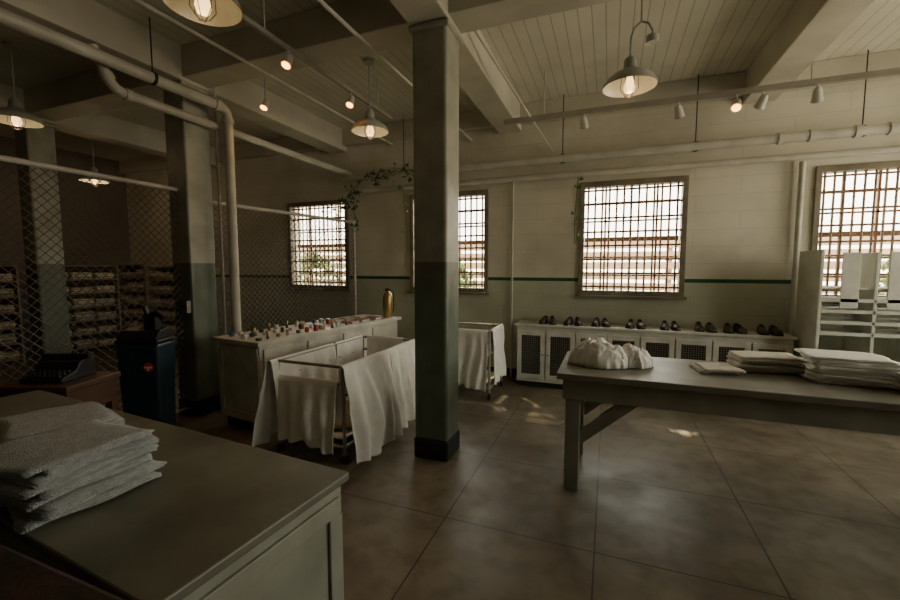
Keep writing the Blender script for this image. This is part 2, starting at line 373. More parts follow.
def pendant(x, y, z, label, arm=False, r=.2, e=2.5):
    t = thing('pendant_lamp', label, 'lamp', (x,y,z), 0, 'enamel dome pendant lamps')
    pr = [(r,0),(r*.98,.018),(r*.86,.055),(r*.6,.095),(r*.32,.12),(r*.25,.14),(r*.23,.2),(r*.12,.225),(.012,.23)]
    inn = [(rr-.004, zz-.003) for rr, zz in reversed(pr[:-1])]
    MB().lathe(pr+[(.01,.222)]+inn, close=False, n=28).build('shade', M['enamel'], t, smooth=True)
    MB().lathe([(.0,-.05),(.03,-.04),(.042,-.005),(.035,.03),(.02,.07),(.02,.12)], n=14).build('bulb', M['bulb'], t, smooth=True)
    if arm:
        MB().tube([(0,0,.225),(0,0,.36),(.02,0,.43),(.07,0,.47),(.12,0,.45),(.15,0,.39),(.15,0,.34)], .009, 8).build('gooseneck', M['enamel'], t, smooth=True)
        MB().tube([(.07,0,.47),(.07,0,H-z)], .008, 8).build('stem', M['enamel'], t)
        MB().lathe([(.045,.30),(.045,.35),(.02,.36)], (.15,0,0), 12).build('junction_box', M['enamel'], t, smooth=True)
    else:
        MB().tube([(0,0,.225),(0,0,H-z)], .009, 8).build('stem', M['enamel'], t)
    MB().lathe([(.06,H-z-.03),(.06,H-z)], n=14).build('ceiling_plate', M['enamel'], t)
    cg = MB()
    for k in range(6):
        a = k*math.pi/3; cg.tube([(.06*math.cos(a),.06*math.sin(a),.07),(.065*math.cos(a),.065*math.sin(a),-.02),(.03*math.cos(a),.03*math.sin(a),-.07),(0,0,-.08)], .0025, 5)
    cg.build('guard', M['iron'], t)
    l = bpy.data.lights.new('lamp_light','POINT'); l.energy = e; l.color = (1,.66,.34); l.shadow_soft_size = .05
    lo = bpy.data.objects.new('lamp_light', l); C.objects.link(lo); lo.location = (x,y,z-.1)
pendant(.11,3.6,3.0,'white dome pendant lamp over the right table, hung on a gooseneck',True)
pendant(-2.45,3.95,3.06,'dome pendant lamp above the counter, just left of middle column', e=2)
pendant(-2.15,1.75,3.05,'dome pendant lamp nearest the camera at the top left', e=.8)
pendant(-5.6,2.4,3.06,'dome pendant lamp inside the fenced store at far left edge', e=1.8)
pendant(-7.9,4.3,3.0,'farthest dome pendant lamp inside the fenced store, near shelves', e=6)
# ------------------------------------------------------------------ chain link fence
def fence(p0, p1, h, label, posts):
    p0, p1 = Vector((*p0,0)), Vector((*p1,0)); L_ = (p1-p0).length
    t = thing('chain_link_fence', label, 'fence', p0, math.atan2((p1-p0).y, (p1-p0).x))
    MB().tube([(0,0,h),(L_,0,h)], .023, 10).build('top_rail', M['fencerail'], t, smooth=True)
    MB().tube([(0,0,.08),(L_,0,.08)], .016, 8).build('bottom_rail', M['fencerail'], t, smooth=True)
    for x in posts: MB().tube([(x,0,0),(x,0,h+.03)], .022, 10).build('post', M['fencerail'], t, smooth=True)
    m = MB(); s = .075; hh = h-.08
    n = int((L_+hh)/s)+1
    for d in (1,-1):
        for k in range(n):
            x = k*s - hh
            a = Vector((x,0,0)); e = Vector((x+hh,0,hh))
            if a.x < 0: a.z = -a.x; a.x = 0
            if e.x > L_: e.z -= e.x-L_; e.x = L_
            if a.x >= L_ or e.z <= a.z: continue
            if d < 0: a.x, e.x = L_-a.x, L_-e.x
            yy = .003*d
            m.tube([(a.x,yy,a.z+.08),(e.x,yy,e.z+.08)], .0034, 3, False)
    m.build('wire_mesh', M['wire'], t)
fence((-4.2,-1.6),(-4.2,3.02),2.40,'chain link fence from camera side up to the switch column',(.02,2.3))
fence((-4.17,3.34),(-3.86,5.74),2.32,'chain link fence between the switch column and back wall window',(2.38,))
# ------------------------------------------------------------------ shelving in the store
def folded(w, d, h, layers, name, m, wob=.012, droop=.010):
    sv = Vector((random.uniform(0,90), random.uniform(0,90), random.uniform(0,90)))
    th = h/layers; path = []
    for i in range(layers):
        z = th*(i+.5); s = 1 if i % 2 == 0 else -1
        dd = d/2 - th*.5
        if i == layers-1 : lo, hi = -dd*.94, dd
        else: lo, hi = -dd, dd
        path += [(s*(lo+(hi-lo)*k/8), z) for k in range(9)]
        if i < layers-1:
            for k in range(1,4):
                a = -math.pi/2 + math.pi*k/4
                path.append((s*(dd+th*.5*math.cos(a)), z+th*.5+th*.5*math.sin(a)))
    n = len(path)-1
    def fn(u, v):
        k = min(int(v*n+.5), n); y, z = path[k]; x = (u-.5)*w
        q = Vector((x*6, y*6, z*25))+sv
        nx = noise.noise(q+Vector((7,3,1))); ny = noise.noise(q); nw = noise.noise(Vector((x*14,y*14,0))+sv)
        return (x + (1 if u > .5 else -1)*nx*wob*1.6*(abs(u-.5)*2)**3, y+ny*wob*.8, z + .0025*nw - .004*abs(noise.noise(q*1.3))*(z/h) - droop*(abs(u-.5)*2)**4)
    return MB().grid(fn, 18, n).build(name, m, smooth=True, solid=th*.82, normals=False)
def shelf_unit(loc, rz, w, h, d, ns, label, lab2):
    t = thing('shelving_unit', label, 'shelf', loc, rz, 'store shelving units')
    for x in (0.015, w-.015): MB().bb(x-.015,x+.015,-d,0,0,h).build('side_panel', M['shelfwood'], t)
    MB().bb(.03,w-.03,-.015,0,0,h).build('back_panel', M['shelfback'], t)
    zs = [.06+(h-.08)*i/ns for i in range(ns+1)]
    for i, z in enumerate(zs): MB().bb(.03,w-.03,-d,-.015,z-.011,z+.011).build('shelf', M['shelfwood'], t)
    cs, sn = math.cos(rz), math.sin(rz)
    for i, z in enumerate(zs[:-1]):
        for j in range(3):
            x = w*(.19+.31*j)+random.uniform(-.01,.01); y = -d*.54
            hh = random.uniform(.10,.17)
            g = folded(w*.26, d*.8, hh, 4, 'folded_garment', M[random.choice(['garment','garment','garment2'])], .008, 0)
            g.location = (loc[0]+x*cs-y*sn, loc[1]+x*sn+y*cs, z+.013); g.rotation_euler = (0,0,rz+random.uniform(-.05,.05))
            tag(g, 'folded garment, %s shelf up, %s of %s' % (ORD[i], ['left end','middle','right end'][j], lab2), 'clothes', 'folded garments on the store shelves')
shelf_unit((-9.5,5.78,0), 0, .97, 1.66, .4, 6, 'open wooden shelf of folded clothes, left one on the store back wall', 'left back-wall shelf')
shelf_unit((-8.52,5.78,0), 0, .97, 1.62, .4, 6, 'open wooden shelf of folded clothes, right one on the store back wall', 'right back-wall shelf')
shelf_unit((-9.58,4.1,0), rad(90), 1.2, 1.64, .4, 6, 'open wooden shelf on the store left wall, farther from camera', 'far left-wall shelf')
shelf_unit((-9.58,2.6,0), rad(90), 1.2, 1.64, .4, 6, 'open wooden shelf on the store left wall, closest to camera', 'near left-wall shelf')
# ------------------------------------------------------------------ foreground cabinet + towels + rail
fr = -rad(4.2)
fc = thing('cabinet', 'worn off-white painted cabinet in the left foreground under towels', 'cabinet', (-.81,1.14,0), fr)
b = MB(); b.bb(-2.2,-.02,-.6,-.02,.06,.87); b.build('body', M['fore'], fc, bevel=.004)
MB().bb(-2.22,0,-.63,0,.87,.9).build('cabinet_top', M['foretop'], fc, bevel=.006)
MB().bb(-2.15,-.08,-.56,-.06,0,.06).build('plinth', M['black_base'], fc)
b = MB()
for z in (.12,.80): b.bb(-.02,-.008,-.58,-.04,z-.03,z+.03)
for y in (-.56,-.06): b.bb(-.02,-.008,y-.03,y+.03,.15,.77)
b.build('side_frame', M['fore'], fc, bevel=.003)
b = MB()
for x0 in (-2.15,-1.43,-.72):
    b.bb(x0,x0+.66,-.02,-.005,.1,.84)
b.build('back_boards', M['fore'], fc, bevel=.004)
wr = thing('wooden_railing', 'dark splintered wooden rail in the bottom left corner', 'railing', (0,0,0))
MB().bb(-2.3,-.55,.36,.48,.86,.95).build('handrail', M['oldwood'], wr, bevel=.012)
for x in (-2.2,-.65): MB().bb(x-.04,x+.04,.38,.46,0,.86).build('post', M['oldwood'], wr, bevel=.008)
MB().bb(-2.16,-.69,.41,.43,.3,.42).build('lower_rail', M['oldwood'], wr, bevel=.004)
MB().bb(-1.53,-1.475,.445,.48,.95,1.28).build('upright', M['fore'], wr, bevel=.004)
names = ['bottommost','second from bottom','third from bottom','fourth from bottom','fifth from bottom','sixth from bottom','seventh from bottom','eighth from bottom','topmost']
def towel(w, d, h, loc, rz, label):
    o = folded(w, d, h, 2, 'folded_towel', M['towel'], .032, .008)
    o.location = loc; o.rotation_euler = (0,0,rz); return tag(o, label, 'towel', 'folded towels on the foreground cabinet')
z = .910
for i in range(9):
    hh = random.uniform(.0125,.016)
    towel(.31+random.uniform(-.02,.015), .35-.006*i+random.uniform(-.018,.018), hh, (-1.545+random.uniform(-.016,.016)-.006*i, .74+random.uniform(-.012,.012), z), fr+rad(random.uniform(-8,8)+6+90), 'pale folded towel, %s in the near foreground stack' % (names[i]))
    z += hh+.0025
z = .910
for i in range(5):
    hh = random.uniform(.014,.017)
    towel(.34, .32, hh, (-2.06+random.uniform(-.02,.02), .93+random.uniform(-.02,.02), z), fr+rad(random.uniform(-8,8)-8), 'pale folded towel, %s of the stack behind, at left edge' % (names[i] if i < 4 else 'topmost'))
    z += hh+.0025
# ------------------------------------------------------------------ desk + machine + bin
dk = thing('wooden_desk', 'small dark brown wooden desk behind the foreground cabinet', 'desk', (-3.50,1.60,0), rad(20))
MB().bb(-.27,.27,-.21,.21,.80,.84).build('desktop', M['wood'], dk, bevel=.006)
MB().bb(-.25,.25,-.19,.19,.64,.80).build('apron', M['wood'], dk)
for sx in (-1,1):
    for sy in (-1,1): MB().bb(sx*.225-.025,sx*.225+.025,sy*.165-.025,sy*.165+.025,0,.64).build('leg', M['wood'], dk)
dr = MB().bb(-.16,.16,-.205,-.19,.67,.77).build('drawer', M['wood'], dk, bevel=.003)
MB().lathe([(.008,0),(.014,.012),(.0,.02)], n=10).build('knob', M['brass'], dr, loc=(0,-.21,.72))
tw = thing('typewriter', 'old black office machine sitting on the small brown desk', 'typewriter', (-3.50,1.62,.84), rad(22))
def wedge(b, w, prof):
    n = len(prof); vs = [(-w/2, y, z) for y, z in prof]+[(w/2, y, z) for y, z in prof]
    fs = [tuple(range(n)), tuple(range(n,2*n))[::-1]]+[(i,(i+1)%n,(i+1)%n+n,i+n) for i in range(n)]
    return b.add(vs, fs)
wedge(MB(), .28, [(-.14,0),(-.14,.03),(-.03,.06),(0,.11),(.06,.13),(.12,.12),(.13,0)]).build('body', M['blackp'], tw, bevel=.008)
MB().tube([(-.16,.06,.14),(.16,.06,.14)], .018, 14).build('roller', M['blackp'], tw, smooth=True)
b = MB()
for r_ in range(3):
    for q in range(8): b.tube([(-.12+q*.032+.005*r_,-.12+r_*.03,.035+.009*r_),(-.12+q*.032+.005*r_,-.12+r_*.03,.050+.009*r_)], .01, 8)
b.build('keys', M['iron'], tw)
bn = thing('trash_bin', 'dark blue bin with black hooded lid beside the fence', 'bin', (-3.80,2.38,0), rad(24))
def taper(b, w0, d0, w1, d1, z0, z1):
    vs = [(x*w/2, y*d/2, z) for w,d,z in ((w0,d0,z0),(w1,d1,z1)) for x,y in ((-1,-1),(1,-1),(1,1),(-1,1))]
    return b.add(vs, [(3,2,1,0),(4,5,6,7),(0,1,5,4),(1,2,6,5),(2,3,7,6),(3,0,4,7)])
taper(MB(), .30,.22,.35,.26,0,.94).build('body', M['blue'], bn, bevel=.02)
MB().bb(-.18,.18,-.135,.135,.94,.975).build('rim', M['blackp'], bn, bevel=.010)
wedge(MB(), .33, [(-.125,.975),(-.125,.99),(-.07,1.05),(.07,1.07),(.125,1.03),(.125,.975)]).build('lid', M['blackp'], bn, bevel=.015)
b = MB(); b.box((.06,.0,1.12), (.10,.08,.14)); b.tube([(.06,.0,1.18),(.13,-.03,1.20),(.18,-.03,1.15)], .028, 10); b.tube([(.03,.0,1.14),(-.0,.0,1.26)], .02, 8)
b.build('lid_handle', M['blackp'], bn, bevel=.006)
MB().tube([(.09,-.11,.74),(.09,-.132,.74)], .04, 24).build('round_sticker', M['red'], bn)
b = MB(); b.bb(.06,.12,-.1355,-.132,.733,.747); b.bb(.083,.097,-.1355,-.132,.714,.729); b.build('sticker_print', M['stickw'], bn)
# ------------------------------------------------------------------ counter with toiletries
ca = -rad(7); cx, cy = -3.0, 2.85
ct = thing('counter', 'long white counter covered with small toiletries beside the fence', 'counter', (cx,cy,0), ca)
MB().bb(-.70,0,0,2.3,.86,.9).build('countertop', M['white'], ct, bevel=.005)
MB().bb(-.66,-.04,.04,2.26,.10,.86).build('body', M['white'], ct, bevel=.004)
MB().bb(-.62,-.08,.08,2.22,0,.10).build('plinth', M['black_base'], ct)
b = MB()
for z_ in (.16,.80): b.bb(-.64,-.06,.028,.04,z_-.03,z_+.03)
for x_ in (-.62,-.08): b.bb(x_-.03,x_+.03,.028,.04,.19,.77)
b.build('end_frame', M['white'], ct)
for i in range(4):
    y0 = .08+i*.54
    d = MB().bb(-.04,-.022,y0,y0+.5,.14,.82).build('door', M['white'], ct, bevel=.003)
    MB().lathe([(.006,0),(.014,.01),(0,.02)], n=8).build('knob', M['steel'], d, loc=(-.01,y0+.44,.5))
def cw(x, y, z=.9): return (cx + x*math.cos(ca)-y*math.sin(ca), cy + x*math.sin(ca)+y*math.cos(ca), z)
def jar(loc, r, h, mkey, lid, label):
    t = thing('jar', label, 'jar', loc, 0, 'toiletries on the white counter')
    MB().lathe([(r*.9,0),(r,.01),(r,h*.75),(r*.8,h*.85),(r*.8,h*.88)], n=14).build('body', M[mkey], t, smooth=True)
    MB().lathe([(r*.86,h*.86),(r*.86,h)], n=14).build('lid', M[lid], t, smooth=True)
def cup(loc, r, h, mkey, label):
    t = thing('cup', label, 'cup', loc, random.uniform(0,6), 'toiletries on the white counter')
    MB().lathe([(r*.8,0),(r,h*.3),(r,h),(r*.9,h),(r*.9,h*.3),(0.001,.008)], n=14, close=False).build('bowl', M[mkey], t, smooth=True)
    MB().tube([(r*.95,0,h*.8),(r*1.5,0,h*.75),(r*1.6,0,h*.45),(r*.95,0,h*.25)], .004, 6).build('handle', M[mkey], t, smooth=True)
def brush(loc, label):
    t = thing('shaving_brush', label, 'brush', loc, random.uniform(0,6), 'toiletries on the white counter')
    MB().lathe([(.014,0),(.016,.018),(.008,.03),(.012,.044)], n=12).build('handle', M['jarbrown'], t, smooth=True)
    MB().lathe([(.011,.044),(.017,.074),(.012,.082)], n=12).build('bristles', M['tan'], t, smooth=True)
rowname = ['cart-side row', 'middle row', 'fence-side row']
CN = {'cupwhite':'white','cupgreen':'green','jarbrown':'brown','brass':'brass','tinred':'red','tinblue':'blue'}
for rr in range(3):
    for k_ in range(11):
        y = .10+k_*.118+random.uniform(-.02,.02); x = -.12-.21*rr+random.uniform(-.04,.04); L0 = cw(x,y)
        tail = '%s in the %s from near end of counter' % (ORD[k_], rowname[rr]); q = random.random()
        if q < .3:
            mk = random.choice(['cupwhite','cupwhite','cupgreen','tinblue']); cup(L0, random.uniform(.024,.031), random.uniform(.035,.055), mk, '%s cup, %s' % (CN[mk], tail))
        elif q < .8:
            mk = random.choice(['jarbrown','cupwhite','cupwhite','brass','cupgreen','tinred'])
            jar(L0, random.uniform(.018,.034), random.uniform(.025,.08), mk, random.choice(['steel','cupwhite','brass','blackp']), '%s lidded jar, %s' % (CN[mk], tail))
        else: brush(L0, 'shaving brush, %s' % tail)
for k_ in range(6):
    x = -.18-.26*(k_%2); y = 1.45+.17*(k_//2)*1.3; L0 = cw(x,y)
    t = thing('book', 'faded %s covered book in %s pair from the far end of counter' % (['red','tan'][k_%2], ORD[2-k_//2]), 'book', L0, ca+random.uniform(-.3,.3), 'books on the white counter')
    MB().bb(-.085,.085,-.06,.06,.003,.027).build('pages', M['cupwhite'], t)
    b = MB(); b.bb(-.09,.09,-.064,.064,0,.003); b.bb(-.09,.09,-.064,.064,.027,.030); b.bb(-.09,-.086,-.064,.064,.003,.027); b.build('cover', M[['dirtyred','tan'][k_%2]], t)
L0 = cw(-.13,2.16)
t = thing('fire_extinguisher', 'tall brass cylinder extinguisher standing on far end of the counter', 'extinguisher', L0)
MB().lathe([(.065,0),(.07,.01),(.07,.29),(.058,.33),(.03,.355),(.025,.37)], n=20).build('cylinder', M['brass'], t, smooth=True)
MB().lathe([(.03,.37),(.034,.38),(.034,.40),(.012,.41)], n=14).build('cap', M['iron'], t, smooth=True)
MB().tube([(.03,0,.38),(.085,0,.37),(.095,0,.2),(.085,0,.08)], .008, 8).build('hose', M['blackp'], t, smooth=True)
# ------------------------------------------------------------------ pipe carts + sheets
def cart(loc, w, d, h, label):
    t = thing('laundry_cart', label, 'cart', loc, 0, 'pipe frame laundry carts'); r = .014
    for x in (0,w):
        for y in (0,d):
            MB().tube([(x,y,.09),(x,y,h)], r, 10).build('leg', M['rail'], t, smooth=True)
            wv = MB().tube([(x-.012,y,.04),(x+.012,y,.04)], .04, 16); wv.build('caster', M['blackp'], t, smooth=True)
            MB().bb(x-.02,x+.02,y-.02,y+.02,.07,.095).build('caster_fork', M['steel'], t)
    for z_ in (h, h-.14):
        b = MB()
        for p, q in (((0,0),(w,0)),((w,0),(w,d)),((w,d),(0,d)),((0,d),(0,0))): b.tube([(*p,z_),(*q,z_)], r*.95, 10)
        b.build('rail', M['rail'], t, smooth=True)
    b = MB()
    for p, q in (((0,0),(w,0)),((w,0),(w,d)),((w,d),(0,d)),((0,d),(0,0))): b.tube([(*p,.14),(*q,.14)], r*.9, 8)
    b.build('bottom_frame', M['rail'], t, smooth=True)
    e = .02
    def fn(u, v):
        x = e+(w-2*e)*u; y = e+(d-2*e)*v; s = min(1, 6*min(u,1-u,v,1-v)); return (x, y, .16+.04*(1-s)+.008*math.sin(x*40)*math.cos(y*33))
    MB().grid(fn, 20, 24).build('tray', M['white'], t, smooth=True, solid=.01)
    return t
def drape(p0, p1, out, dout, din, name, label, m='cloth', amp=.03, folds=4, flare=.1, hem=.03, r=.02, group=None, skew=0, diag=0, sag=0, sv=None):
    p0, p1, out = Vector(p0), Vector(p1), Vector(out); sv = random.uniform(0,60) if sv is None else sv
    def fn(u, v):
        P = p0.lerp(p1, u); do = dout*(1+hem*math.sin(u*9+sv)+hem*.6*math.sin(u*21+sv*2)+diag*(.5-u))
        total = dout+din+math.pi*r; s = v*total
        if s < din:
            ph = u*folds*2*math.pi+sv
            dz = din-s; off = -r - amp*.5*(1+math.sin(ph))*min(1,dz*3); z = -dz
        elif s < din+math.pi*r:
            a = (s-din)/r; off = -r*math.cos(a); z = r*math.sin(a)
        else:
            k_ = (s-din-math.pi*r)/dout; dz = k_*do
            wn = noise.noise(Vector((u*2.6,dz*1.5,sv)))*2.6 + noise.noise(Vector((u*6,dz*3,sv+7)))*.8
            ph = u*folds*2*math.pi+sv+wn
            c1 = math.sin(ph)
            c2 = math.sin((u*5+dz*4)*2.0+noise.noise(Vector((u*4,dz*4,sv+2)))*3)
            c3 = noise.noise(Vector((u*12,dz*8,sv)))
            belly = sag*math.sin(math.pi*min(1,k_*1.05))*math.sin(math.pi*u)
            off = r + .008 + amp*(c1+1.0)*min(1,dz*2.0) + .007*(c2+1)*min(1,dz*4) + .008*(c3+.5)*min(1,dz*5) + flare*k_**1.4 + belly; z = -dz
        along = (p1-p0).normalized()*(skew*(v-.5) + .02*noise.noise(Vector((u*4,v*3,sv))))
        return P + out*off + Vector((0,0,z)) + along
    o = MB().grid(fn, 96, 64).build(name, M[m], smooth=True, solid=.004)
    return tag(o, label, 'sheet', group)
G = 'white sheets hung over the laundry carts'
cart((-2.62,2.70,0), .66, 1.30, .80, 'pipe frame laundry cart with sheets, between counter and middle column')
drape((-2.63,2.60,.80),(-2.63,3.45,.80),(-1,0,0),.74,.46,'sheet','white sheet hanging over left side of the near cart, front half', amp=.028, folds=4, flare=.10, group=G, skew=-.10)
drape((-2.63,3.5,.80),(-2.63,3.98,.80),(-1,0,0),.6,.5,'sheet','white sheet hanging over left side of the near cart, far half', amp=.014, folds=2, flare=.01, group=G)
drape((-2.60,2.70,.66),(-2.0,2.70,.66),(0,-1,0),.52,.3,'sheet','white sheet hung over the lower front rail of near cart', amp=.022, folds=4, flare=.015, group=G, hem=.03, diag=-.10, sag=.03)
drape((-1.95,2.66,.80),(-1.95,3.40,.80),(1,0,0),.76,.2,'sheet','long white sheet over right side of the near cart, nearest camera', amp=.032, folds=4.2, flare=.10, group=G, hem=.012, sag=.07, sv=4.4)
drape((-1.95,3.38,.80),(-1.95,3.98,.80),(1,0,0),.72,.3,'sheet','white sheet over right side of near cart, farthest from camera', amp=.03, folds=3, flare=.08, group=G)
drape((-2.55,4.0,.80),(-2.1,4.0,.80),(0,1,0),.4,.5,'sheet','white sheet hanging over the far end of near cart', amp=.02, folds=3, flare=.04, group=G)
def heap(rx, ry, h, name, m, sv):
    def fn(u, v):
        a = u*2*math.pi; r_ = v
        X, Y = math.cos(a)*r_, math.sin(a)*r_
        n1 = noise.noise(Vector((X*1.4, Y*1.4, sv)))
        w1 = noise.noise(Vector((X*1.8+4, Y*1.8, sv))); w2 = noise.noise(Vector((X*1.8, Y*1.8+4, sv)))
        f1 = abs(math.sin(5.5*w1+3*X+2*Y))**.6; f2 = abs(math.sin(7*w2+5*Y-3*X+sv))**.6; f3 = abs(math.sin(11*w1-9*w2+2*X))**.7
        n3 = noise.noise(Vector((math.cos(a)*1.6, math.sin(a)*1.6, sv+9))); n5 = noise.noise(Vector((math.cos(a)*5, math.sin(a)*5, sv+3)))
        dome = max(0, 1-r_**3.0)**.7
        z_ = h*dome*(.62+.35*n1) + h*dome*(.17*f1+.15*f2+.09*f3)
        rr = r_*(1+.2*n3+.07*n5)
        return (rx*rr*math.cos(a)+.02*f2*r_, ry*rr*math.sin(a)+.02*f1*r_, max(z_, 0)+.004)
    return MB().grid(fn, 110, 44).build(name, m, smooth=True, solid=.004)
o = heap(.24,.24,.17,'crumpled_linen',M['tan'],3.3); o.location = (-2.29,3.03,.205); tag(o,'crumpled tan linen lying in the bottom of near cart','linen')
o = heap(.21,.24,.34,'crumpled_linen',M['cloth'],8.3); o.location = (-2.29,3.62,.205); tag(o,'crumpled white linen heaped inside the near cart behind tan linen','linen')
cart((-2.0,4.68,0), .70, .60, .83, 'pipe frame laundry cart with white sheet behind the middle column')
drape((-1.98,4.68,.83),(-1.32,4.68,.83),(0,-1,0),.68,.3,'sheet','white sheet over front of the far cart behind the column', amp=.02, folds=5, flare=.03, group=G)
drape((-1.30,4.72,.83),(-1.30,5.26,.83),(1,0,0),.64,.3,'sheet','white sheet over right side of the far cart by mesh cabinet', amp=.012, folds=4, flare=.01, group=G)
# ------------------------------------------------------------------ low cabinet with mesh doors + shoes
lc = thing('low_cabinet', 'long low white cabinet with wire mesh doors under the windows', 'cabinet', (-1.12,5.40,0))
W = 3.0; D = .37
b = MB(); b.bb(0,W,D-.02,D,.08,.82); b.bb(0,W,0.02,D-.02,.08,.11); b.bb(0,W,.02,D-.02,.44,.46)
nd = 8; dw = W/nd
for i in range(nd+1):
    x = min(max(i*dw,.012),W-.012); b.bb(x-.012,x+.012,.02,D-.02,.11,.82)
b.build('body', M['white'], lc)
MB().bb(-.03,W+.03,-.03,D+.0,.82,.85).build('cabinet_top', M['white'], lc, bevel=.005)
MB().bb(.02,W-.02,.04,D-.04,0,.08).build('plinth', M['black_base'], lc)
b = MB(); b.bb(0,W,0,.02,.75,.82); b.bb(0,W,0,.02,.08,.13); b.build('face_frame', M['white'], lc)
for i in range(nd):
    x0 = i*dw+.008; x1 = (i+1)*dw-.008; b = MB(); fw = .055
    b.bb(x0,x0+fw,-.018,0,.12,.76); b.bb(x1-fw,x1,-.018,0,.12,.76); b.bb(x0+fw,x1-fw,-.018,0,.12,.18); b.bb(x0+fw,x1-fw,-.018,0,.70,.76)
    dr = b.build('door', M['white'], lc, bevel=.003)
    m = MB(); x = x0+fw
    while x < x1-fw: m.bb(x-.0015,x+.0015,-.010,-.007,.18,.70); x += .026
    z_ = .19
    while z_ < .70: m.bb(x0+fw,x1-fw,-.007,-.004,z_-.0015,z_+.0015); z_ += .026
    m.build('wire_mesh', M['rail'], dr)
    MB().bb(x0+fw,x1-fw,.003,.006,.18,.70).build('interior_shade', M['blackp'], dr)  # black sheet standing in for the shade inside the cabinet
    MB().lathe([(.006,0),(.012,.01),(0,.018)], n=8).build('knob', M['iron'], dr, loc=((x1-fw/2) if i%2==0 else (x0+fw/2), -.024, .44))
def make_shoe():
    t = thing('shoe','x','shoe',(0,0,0),0,'dark shoes on the low cabinet')
    secs = [(-.128,.029,.066),(-.113,.036,.078),(-.06,.035,.080),(-.018,.037,.068),(.035,.044,.054),(.08,.047,.046),(.112,.037,.036),(.129,.016,.02)]
    n = 14; vs = []; fs = []
    for x, w, zt in secs:
        for k_ in range(n):
            a = math.pi*k_/(n-1); vs.append((x, -w*math.cos(a), .016+zt*max(0.0, math.sin(a))**.7))
    for i in range(len(secs)-1):
        for k_ in range(n-1):
            if i in (1,2) and 4 <= k_ <= 8: continue
            fs.append((i*n+k_, i*n+k_+1, (i+1)*n+k_+1, (i+1)*n+k_))
    fs.append(tuple(range(n))); fs.append(tuple(range((len(secs)-1)*n,len(secs)*n)))
    b = MB(); b.add(vs, fs); b.build('upper', M['dark'], t, smooth=True)
    ol = [(s[0], s[1]+.003) for s in secs]; pts = [(x,-w) for x,w in ol]+[(x,w) for x,w in reversed(ol)]; m_ = len(pts)
    vs = [(x,y,0) for x,y in pts]+[(x,y,.018) for x,y in pts]
    fs = [tuple(range(m_))[::-1], tuple(range(m_,2*m_))]+[(i,(i+1)%m_,(i+1)%m_+m_,i+m_) for i in range(m_)]
    MB().add(vs,fs).build('sole', M['brownleather'], t)
    b = MB()
    for q in range(4):
        x = -.005+q*.016; zz = .086-.008*q; b.tube([(x,-.020,zz-.010),(x+.006,0,zz),(x,.020,zz-.010)], .003, 5)
    b.build('laces', M['lace'], t); return t
shoe = make_shoe(); first = True
us = [542, 570, 600, 637, 673, 709, 738, 772]
for i, u in enumerate(us):
    p = onZ(u, 329+ (u-540)*.028, .85)
    for s in (0,1):
        q = -1 if s == 0 else 1
        rz = -rad(90)+rad(random.uniform(-5,5)+q*4); off = (q*.058, random.uniform(-.02,.02))
        loc = (p.x+off[0], 5.54+off[1], .851)
        lab = 'dark leather shoe, %s one of %s pair from the left on the mesh cabinet' % (['left','right'][s], ORD[i])
        if first: shoe.location = loc; shoe.rotation_euler = (0,0,rz); shoe['label'] = lab; first = False
        else: dup(shoe, loc, rz, lab)
# ------------------------------------------------------------------ right table
TH = .86
tb = thing('work_table', 'long white-topped wooden work table holding folded linens at right', 'table', (-.32,2.9,0))
TL, TD = 3.1, .82
MB().bb(0,TL,0,TD,TH-.045,TH).build('tabletop', M['top'], tb, bevel=.006)
b = MB(); b.bb(.04,TL-.04,.04,.065,TH-.19,TH-.045); b.bb(.04,TL-.04,TD-.065,TD-.04,TH-.19,TH-.045); b.bb(.04,.065,.065,TD-.065,TH-.19,TH-.045); b.bb(TL-.065,TL-.04,.065,TD-.065,TH-.19,TH-.045)
b.build('apron', M['tablewood'], tb, bevel=.003)
for x in (.11,TL-.11):
    for y in (.10,TD-.10): MB().bb(x-.05,x+.05,y-.05,y+.05,0,TH-.045).build('leg', M['tablewood'], tb, bevel=.006)
    s = 1 if x < 1 else -1
    for y in (.10,TD-.10): MB().bar((x+s*.03,y,.37),(x+s*.46,y,TH-.11), .045, .085).build('brace', M['tablewood'], tb, bevel=.004)
    MB().bb(x-.02,x+.02,.15,TD-.15,.24,.33).build('stretcher', M['tablewood'], tb)
for i, (u, v, rx, ry, h) in enumerate([(597,364,.22,.18,.20),(634,366,.13,.13,.14)]):
    p = onZ(u, v, TH); o = heap(rx, ry, h, 'crumpled_sheet', M['cloth'], 11.7+i*4); o.location = p+Vector((0,0,.002)); o.rotation_euler = (0,0,i*1.1)
    tag(o, ['large crumpled white sheet heap at left end of the work table','smaller crumpled white sheet at right of the heap on the work table'][i], 'sheet', 'crumpled sheets on the work table')
def stack(u, v, w, d, n, h, m, desc, rz):
    p = onZ(u, v, TH); z_ = TH+.006
    for i in range(n):
        hh = h*random.uniform(.85,1.15); o = folded(w*random.uniform(.92,1.03), d*random.uniform(.92,1.03), hh, 2, 'folded_cloth', M[m], .020, .004)
        o.location = (p.x+random.uniform(-.015,.015), p.y+random.uniform(-.015,.015), z_); o.rotation_euler = (0,0,rz+rad(random.uniform(-6,6)))
        pos = 'topmost' if i == n-1 else ('bottommost' if i == 0 else ORD[i]+' from bottom')
        tag(o, 'folded white cloth, %s in %s' % (pos, desc), 'cloth', 'folded cloths on the work table'); z_ += hh+.003
stack(716,371,.26,.24,2,.016,'greycloth','low thin stack left of the tall stacks', .15)
stack(765,370,.38,.28,6,.015,'greycloth','middle stack on the work table', .05)
stack(845,381,.42,.33,9,.0155,'cloth','the tall stack near right photo edge', -.08)
stack(928,392,.36,.32,6,.015,'greycloth','the stack cut off by photo edge', .1)
